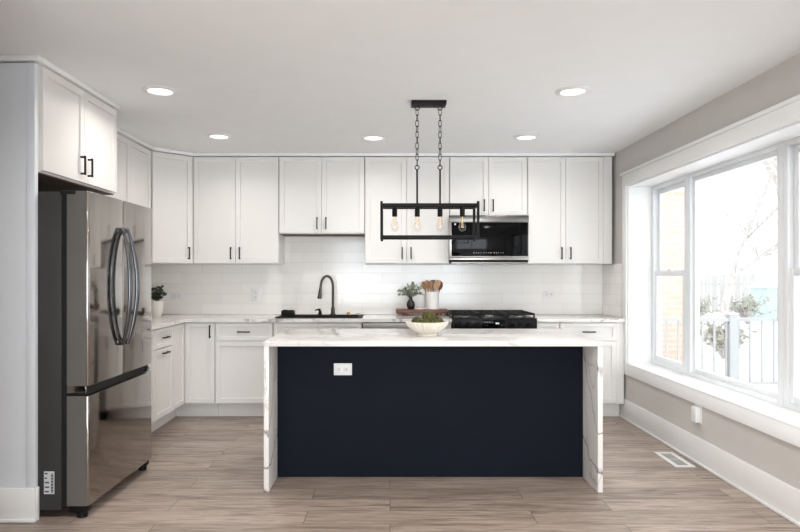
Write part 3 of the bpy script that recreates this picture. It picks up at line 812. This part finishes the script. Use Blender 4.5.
# ------------------------------------------------------------------ pendant
po = (.2575, 4.205, ZC)
t = thing('pendant_light', 'black rectangular cage pendant with four bulbs hung over the island', 'pendant light', po)
def LP(x, y, z): return (x - po[0], y - po[1], z - po[2])
def LPb(*a): return L(po, *a)
ca = obj('canopy', bx(*LPb(.142, .373, 4.148, 4.262, 2.426, 2.4495), bev=.002), 'black', t)
for x in (.215, .30): obj('canopy_screw', lathe(nb(), [(0, 2.420 - ZC), (.006, 2.420 - ZC), (.007, 2.4258 - ZC), (0, 2.4258 - ZC)], x - po[0], 0, 12), 'handle', ca)
for cx in (.181, .334):
    obj('canopy_loop', tube(nb(), [LP(cx + .015 * math.cos(a), 4.205, 2.411 + .015 * math.sin(a)) for a in [2 * PI * k / 16 for k in range(16)]], .003, 8, closed=True), 'black', t)
    b = nb(); n = 10; zt, zb_ = 2.401, 2.027; pitch = (zt - zb_) / n; hl = pitch / 2 + .0035
    for i in range(n):
        zc = zt - pitch * (i + .5); tw = (i % 2) * PI / 2 + .35 + .25 * math.sin(i * 1.7 + cx * 9)
        pts = []
        for k in range(16):
            a = 2 * PI * k / 16
            u = .0095 * math.cos(a); zz = (hl - .0095) * (1 if math.sin(a) > 0 else -1) + .0095 * math.sin(a) if abs(math.sin(a)) > 1e-6 else 0
            pts.append(LP(cx + u * math.cos(tw), 4.205 + u * math.sin(tw), zc + zz))
        tube(b, pts, .0024, 6, closed=True)
    obj('chain', b, 'black', t)
    obj('rod_ring', tube(nb(), [LP(cx + .014 * math.cos(a), 4.205, 2.014 + .014 * math.sin(a)) for a in [2 * PI * k / 16 for k in range(16)]], .0032, 8, closed=True), 'black', t)
    obj('rod', cyl(nb(), LP(cx, 4.205, 1.764), LP(cx, 4.205, 2.001), .0062, 14), 'black', t)
PX0, PX1, PY0, PY1, PT, PB = -.0635, .583, 4.10, 4.315, 1.764, 1.539; w = .0165
for x in (PX0, PX1 - w):
    for y in (PY0, PY1 - w): obj('frame_post', bx(*LPb(x, x + w, y, y + w, PB - .012, PT + .014), bev=.0015), 'black', t)
for z in (PT - w, PB):
    for y in (PY0, PY1 - w): obj('frame_bar', bx(*LPb(PX0 + w, PX1 - w, y, y + w, z, z + w), bev=.0012), 'black', t)
    for x in (PX0, PX1 - w): obj('frame_crossbar', bx(*LPb(x, x + w, PY0 + w, PY1 - w, z, z + w), bev=.0012), 'black', t)
obj('socket_bar', bx(*LPb(PX0 + w, PX1 - w, 4.192, 4.218, PT - w, PT), bev=.0012), 'black', t)
for cx in (.031, .182, .334, .483):
    X = cx - po[0]; zz = lambda v: v - po[2]
    obj('socket', lathe(nb(), [(0, zz(PT - w)), (.012, zz(PT - w)), (.017, zz(1.738)), (.017, zz(1.687)), (.0145, zz(1.686)), (0, zz(1.686))], X, 0, 20), 'black', t)
    prof = [(.0125, 1.6855), (.0135, 1.672), (.017, 1.655), (.0225, 1.635), (.0255, 1.618), (.0245, 1.606), (.019, 1.595), (.010, 1.589), (0, 1.588)]
    bu = obj('bulb', lathe(nb(), [(r, zz(z)) for r, z in prof], X, 0, 24), 'bulbglass', t)
    b = nb()
    tube(b, [(X, 0, zz(1.685)), (X, 0, zz(1.655))], [.004, .003], 8)
    for k in range(4):
        a = PI / 2 * k + .4; tube(b, [(X + .003 * math.cos(a), .003 * math.sin(a), zz(1.657)), (X + .009 * math.cos(a), .009 * math.sin(a), zz(1.612))], .0009, 5)
    obj('filament', b, 'filament', bu)

# ------------------------------------------------------------------ recessed lights
for x, y, lab in ((-1.437, 3.94, 'round recessed ceiling light in front of the refrigerator cabinet'),
                  (-1.417, 5.22, 'round recessed ceiling light near the diagonal corner cabinet'),
                  (-.138, 5.277, 'round recessed ceiling light in front of the sink wall, left of the pendant'),
                  (1.139, 5.257, 'round recessed ceiling light in front of the microwave cabinets'),
                  (1.147, 3.95, 'round recessed ceiling light right of the pendant, closest to the window'),
                  (-1.1, 2.2, 'unseen added fill light on the left of the row just in front of the island'),  # from here on the rows continue out of view, added as fill
                  (1.147, 2.2, 'unseen added fill light on the right of the row just in front of the island'),
                  (-1.1, 1.0, 'unseen added fill light on the left side, midway to the rear'),
                  (1.147, 1.0, 'unseen added fill light on the window side, midway to the rear'),
                  (-1.1, -1.2, 'unseen added fill light at the rear left'),
                  (1.147, -1.2, 'unseen added fill light at the rear right')):
    t = thing('ceiling_light', lab, 'ceiling light', (x, y, ZC), group='recessed lights in the ceiling')
    obj('trim_ring', lathe(nb(), [(.108, -.0003), (.109, -.004), (.100, -.008), (.078, -.011), (.072, -.0035)], 0, 0, 40), 'whiteplastic', t)
    obj('lens', lathe(nb(), [(0, -.004), (.0725, -.004), (.0725, -.0005)], 0, 0, 40), 'lens', t)
    l = bpy.data.lights.new('downlight', 'AREA'); l.shape = 'DISK'; l.size = .14; l.energy = DOWNLIGHT_W if y > 3 else FILL_DOWNLIGHT_W; l.color = (1, .965, .93)
    l.spread = math.radians(155)
    o = bpy.data.objects.new('downlight', l); C.objects.link(o); o.parent = t; o.location = (0, 0, -.011)

# ------------------------------------------------------------------ bowl with moss balls
bo = (.243, 4.135, .90)
t = thing('fruit_bowl', 'cream fluted footed bowl of green balls on the island', 'bowl', bo)
outer = [(0, .0005), (.062, .0005), (.064, .006), (.060, .012), (.082, .025), (.108, .045), (.126, .066), (.137, .088), (.137, .092)]
inner = [(.131, .092), (.120, .068), (.10, .045), (.07, .026), (.03, .017), (0, .016)]
fl_n = 26
obj('bowl_body', lathe(nb(), outer + inner, 0, 0, 156, flute=lambda i, a: (.1 * abs(math.cos(fl_n * a / 2 + i * .25)) - .06) if 4 <= i <= 7 else 0), 'cream', t, sharp=60)
for x, y, z, r, lab in ((.010, .0, .118, .043, 'largest mossy green ball on top of the pile in the bowl'),
                        (-.066, .0, .089, .036, 'mossy green ball at the left side of the bowl'),
                        (.072, .01, .088, .036, 'mossy green ball at the right side of the bowl'),
                        (-.018, -.064, .081, .033, 'small mossy green ball at the front left of the bowl'),
                        (.046, -.066, .080, .031, 'small mossy green ball at the front right of the bowl'),
                        (.012, .075, .090, .036, 'mossy green ball at the back of the bowl')):
    b = nb(); bmesh.ops.create_icosphere(b, subdivisions=4, radius=r)
    for v in b.verts:
        q = v.co / r; v.co *= 1 + .05 * math.sin(13 * q.x + 3 * x * 90) * math.sin(11 * q.y + 1) * math.sin(12 * q.z) + random.uniform(-.03, .03)
    tag(obj('moss_ball', b, 'moss', None, (bo[0] + x, bo[1] + y, bo[2] + z)), lab, 'ball', 'mossy green balls in the bowl')

# ------------------------------------------------------------------ serving board group
bz = .905
go = (.31, 6.17, bz)
t = thing('serving_board', 'footed brown wooden serving board on the back counter', 'board', go)
obj('board_top', bx(-.252, .252, -.10, .10, .024, .060, bev=.006), 'board', t)
for x in (-.16, .17): obj('foot', bx(x - .022, x + .022, -.085, .085, 0, .0238, bev=.003), 'board', t)
BZ = bz + .0603
tag(obj('vase', lathe(nb(), [(0, 0), (.026, 0), (.037, .02), (.041, .042), (.036, .066), (.022, .088), (.015, .102), (.016, .115), (.019, .12), (.015, .12), (.012, .104), (.012, .09), (0, .085)], seg=28), 'vase', None, (.203, 6.165, BZ)),
    'small black bottle vase on the wooden board', 'vase')
t = thing('leafy_sprigs', 'dusty green leafy sprigs in the small black vase', 'plant', (.203, 6.165, BZ + .092))
st = nb(); lf = nb()
def leaf(b, p, d, ln, wd, nrm):
    d = Vector(d).normalized(); s = d.cross(Vector(nrm)); s = s.normalized() if s.length > .01 else Vector((1, 0, 0)); n = s.cross(d)
    p = Vector(p)
    pts = [p, p + d * ln * .35 + s * wd + n * .002, p + d * ln * .8 + s * wd * .6, p + d * ln, p + d * ln * .8 - s * wd * .6, p + d * ln * .35 - s * wd + n * .002, p + d * ln * .5 - n * .003]
    v = [b.verts.new(q) for q in pts]
    for i in range(6): b.faces.new((v[6], v[i], v[(i + 1) % 6]))
rs = random.Random(3)
for k in range(13):
    a = -1.15 + 2.3 * k / 12 + rs.uniform(-.1, .1); ay = rs.uniform(-.3, .3); ln = rs.uniform(.12, .175) * (1 - .12 * abs(a))
    pts = []
    for i in range(7):
        u = i / 6; pts.append(Vector((math.sin(a * (.35 + .65 * u)) * ln * u, ay * ln * u * .6, math.cos(a * (.3 + .7 * u)) * ln * u)))
    tube(st, pts, .0016, 5)
    for i in range(2, 7):
        for s in range(3):
            d = Vector((rs.uniform(-1, 1), rs.uniform(-1, .6), rs.uniform(-.3, 1)))
            leaf(lf, pts[i], d, rs.uniform(.018, .03), rs.uniform(.006, .009), (rs.uniform(-1, 1), -1, rs.uniform(-.5, .5)))
obj('stems', st, 'stem', t); obj('foliage', lf, 'leaf', t)
# crock
ck = (.414, 6.17, BZ)
tag(obj('utensil_crock', lathe(nb(), [(0, 0), (.062, 0), (.066, .004), (.066, .168), (.064, .172), (.060, .168), (.060, .012), (0, .01)], seg=40), 'ceramic', None, ck),
    'white cylindrical utensil crock on the wooden board', 'crock')
def utensil(x, y, lx, ly, top, kind, m, lab):
    b = nb(); foot = Vector((x * .5, y * .5, .014)); tip = Vector((lx, ly, top)); d = (tip - foot).normalized()
    hl = {'spoon': .085, 'spatula': .085, 'fork': .08}[kind]; neck = tip - d * hl
    tube(b, [foot, foot.lerp(neck, .5), neck], [.005, .0055, .006], 10)
    s = d.cross(Vector((0, 1, 0))).normalized(); n = s.cross(d)
    rings = []
    for i in range(9):
        u = i / 8
        wv = (.006 + .017 * math.sin(PI * min(1, u * .62 + .02)) ** 1.2) if kind == 'spatula' else (.005 + .019 * math.sin(PI * (u * .93 + .03)) ** .9)
        th = .0035; cup = (.004 * math.sin(PI * u)) if kind != 'spatula' else 0
        c = neck + d * hl * u
        rings.append([b.verts.new(c + s * wv * math.cos(a) + n * (th * math.sin(a) + cup * (1 if math.sin(a) < 0 else .3))) for a in [2 * PI * k / 12 for k in range(12)]])
    for A, B in zip(rings, rings[1:]):
        for k in range(12): b.faces.new((A[k], A[(k + 1) % 12], B[(k + 1) % 12], B[k]))
    b.faces.new(rings[0]); b.faces.new(rings[-1][::-1])
    tag(obj('wooden_utensil' if m != 'greysil' else 'silicone_spatula', b, m, None, ck), lab, 'utensil', 'kitchen utensils in the white crock')
utensil(-.05, -.01, -.088, -.015, .270, 'spoon', 'spoonB', 'round brown wooden spoon leaning furthest left in the crock')
utensil(-.03, .02, -.052, .02, .285, 'spoon', 'spoonA', 'pale wooden spoon second from left in the crock')
utensil(-.01, -.02, -.022, -.025, .272, 'spatula', 'spoonB', 'brown wooden spatula at the centre of the crock')
utensil(.012, .03, .014, .03, .286, 'spatula', 'greysil', 'grey spatula at the back centre of the crock')
utensil(.02, -.02, .036, -.02, .268, 'spoon', 'spoonA', 'pale wooden spoon right of centre in the crock')
utensil(.04, .0, .066, .005, .284, 'spatula', 'spoonA', 'pale wooden spatula second from right in the crock')
utensil(.05, .01, .092, .02, .268, 'spoon', 'spoonC', 'dark wooden spoon leaning furthest right in the crock')
b = nb()
for i in range(11):
    q = nb(); bmesh.ops.create_uvsphere(b, u_segments=12, v_segments=8, radius=.0085, matrix=Matrix.Translation((.0165 * (i - 5) * .62, -.02 * math.sin(i * .5), .0085))); q.free()
tag(obj('bead_garland', b, 'beads', None, (.30, 6.115, BZ)), 'short strand of white beads on the board between vase and crock', 'garland')

# ------------------------------------------------------------------ potted plant at the left
pp = (-2.19, 5.92, .905)
t = thing('potted_plant', 'dark green plant in a white textured pot by the refrigerator', 'plant', pp)
obj('pot', lathe(nb(), [(0, 0), (.036, 0), (.042, .01), (.056, .06), (.059, .11), (.057, .145), (.059, .152), (.053, .152), (.05, .13), (0, .128)], seg=36, flute=lambda i, a: .03 * math.cos(14 * a) * math.cos(i * PI) if 2 <= i <= 5 else 0), 'potwhite', t)
obj('soil', lathe(nb(), [(0, .135), (.05, .132)], seg=24), 'soil', t)
st = nb(); lf = nb()
for k in range(26):
    a = k * 2.4; rr = .028 + .055 * (k / 25); h = .06 + .085 * rs.random()
    pts = [Vector((0, 0, .13)), Vector((rr * .4 * math.cos(a), rr * .4 * math.sin(a), .13 + h * .55)), Vector((rr * math.cos(a), rr * math.sin(a), .13 + h))]
    tube(st, pts, .0015, 5)
    for p in pts[1:]:
        for s in range(5):
            leaf(lf, p, (rs.uniform(-1, 1), rs.uniform(-1, 1), rs.uniform(-.2, .9)), rs.uniform(.025, .042), rs.uniform(.009, .014), (rs.uniform(-1, 1), rs.uniform(-1, 1), rs.uniform(0, 1)))
obj('stems', st, 'stem', t); obj('foliage', lf, 'leafdark', t)

# ------------------------------------------------------------------ outdoors
GZ = -.55
struct('snow_ground', bx(XR + .31, 60, -30, 80, GZ - .2, GZ), 'snow')
struct('snowy_deck', bx(XR + .31, 9, 3.0, 8.5, GZ, -.2), 'snow')
t = thing('house_wing', 'pale brick house wing outside the left window', 'building', (3.35, 10.1, GZ))
obj('brick_wall', bx(-.9, .83, -1.4, 1.5, 0, 3.0), 'brick', t)
obj('upper_siding', bx(-.9, .86, -1.43, 1.5, 3.0, 5.5), 'siding', t)
# deck railing
RY = 8.2
t = thing('deck_railing', 'white deck railing with slim balusters outside the window', 'railing', (5.4, RY, -.2))
obj('top_rail', bx(-2.6, 3.2, -.035, .035, .90, .945, bev=.004), 'rail', t)
obj('bottom_rail', bx(-2.6, 3.2, -.025, .025, .08, .12, bev=.004), 'rail', t)
for x in (-2.5, -.95, .9, 2.9):
    ps = obj('post', bx(x - .05, x + .05, -.05, .05, 0, .99, bev=.004), 'rail', t)
    obj('post_cap', bx(x - .06, x + .06, -.06, .06, .9905, 1.01, bev=.006), 'snow', ps)
for i in range(36):
    x = -2.42 + i * .155
    if min(abs(x - q) for q in (-2.5, -.95, .9, 2.9)) < .07: continue
    obj('baluster', bx(x - .011, x + .011, -.011, .011, .1202, .8998), 'rail', t)
# bare trees
def tree(label, loc, lean, h, r0, seed):
    rg = random.Random(seed)
    t = thing('bare_tree', label, 'tree', loc); tr = nb(); br = nb()
    def grow(b, p, d, ln, r, lev):
        n = 5; pts = [p]; rad = [r]; dd = d.copy()
        for i in range(n):
            dd = (dd + Vector((rg.uniform(-1, 1), rg.uniform(-1, 1), rg.uniform(-.5, .8))) * .12).normalized()
            pts.append(pts[-1] + dd * ln / n); rad.append(r * (1 - .55 * (i + 1) / n))
        tube(b, pts, rad, 8 if lev == 0 else 5)
        if lev < 4:
            for k in range(5 if lev < 2 else 4):
                i = rg.randint(2 if lev == 0 else 1, n); ax = Vector((rg.uniform(-1, 1), rg.uniform(-1, 1), rg.uniform(-.1, .9))).normalized()
                grow(br, pts[i], (dd * .6 + ax).normalized(), ln * rg.uniform(.45, .65), max(.005, rad[i] * .6), lev + 1)
    grow(tr, Vector((0, 0, 0)), Vector(lean).normalized(), h, r0, 0)
    obj('trunk', tr, 'bark', t); obj('branches', br, 'bark', t)
tree('leaning bare winter tree beyond the railing, its trunk at the right of the view', (8.4, 12.0, GZ), (-.30, .0, 1), 6.0, .2, 5)
tree('smaller bare tree farther back in the snowy yard', (9.0, 17.0, GZ), (.08, .1, 1), 4.6, .11, 9)
def shrub(label, loc, r, seed):
    rg = random.Random(seed); t = thing('shrub', label, 'shrub', loc); b = nb(); lf = nb()
    for k in range(60):
        a = rg.uniform(0, 2 * PI); q = rg.uniform(.2, 1); e = Vector((r * q * math.cos(a), r * q * math.sin(a), r * rg.uniform(.5, 1.3)))
        m_ = e * .5 + Vector((0, 0, .1 * r)); tube(b, [Vector((0, 0, 0)), m_, e], [.018, .012, .006], 5)
        for s in range(6):
            leaf(lf, m_.lerp(e, rg.random()), (rg.uniform(-1, 1), rg.uniform(-1, 1), rg.uniform(-.3, 1)), .14, .04, (rg.uniform(-1, 1), -1, rg.uniform(-1, 1)))
    obj('twigs', b, 'bark', t); obj('foliage', lf, 'shrubtwig', t)
shrub('round winter shrub just beyond the railing post', (7.4, 14.0, GZ), .62, 1)
shrub('olive winter shrub in front of the far fence', (13.6, 24.0, GZ), .95, 2)
shrub('winter shrub at the left of the far fence', (11.9, 24.5, GZ), .85, 4)
t = thing('yard_fence', 'pale grey board fence along the back of the snowy yard', 'fence', (17, 30, GZ))
b = nb()
for i in range(34): box(b, -6 + i * .36, -6 + i * .36 + .3, -.02, .02, .1, 1.9 + .05 * (i % 2))
obj('boards', b, 'fencewood', t)
b = nb(); box(b, -6, 6.2, .02, .08, .4, .5); box(b, -6, 6.2, .02, .08, 1.4, 1.5); obj('rails', b, 'fencewood', t)
for i in range(6): obj('fence_post', bx(-6 + i * 2.4, -5.9 + i * 2.4, .08, .18, 0, 1.95), 'fencewood', t)
t = thing('garden_shed', 'small pale teal shed with a snowy roof behind the leaning tree', 'shed', (16.6, 27.0, GZ))
obj('shed_wall', bx(-.8, .8, -.6, .6, 0, 1.35), 'shedblue', t)
b = prism(nb(), [(-.95, 1.35), (.95, 1.35), (0, 1.9)], -.7, .7); xform(b, Matrix(((1, 0, 0, 0), (0, 0, 1, 0), (0, 1, 0, 0), (0, 0, 0, 1))))
obj('shed_roof', b, 'snow', t)
obj('shed_door', bx(-.35, .35, -.63, -.601, 0, 1.2), 'siding', t)
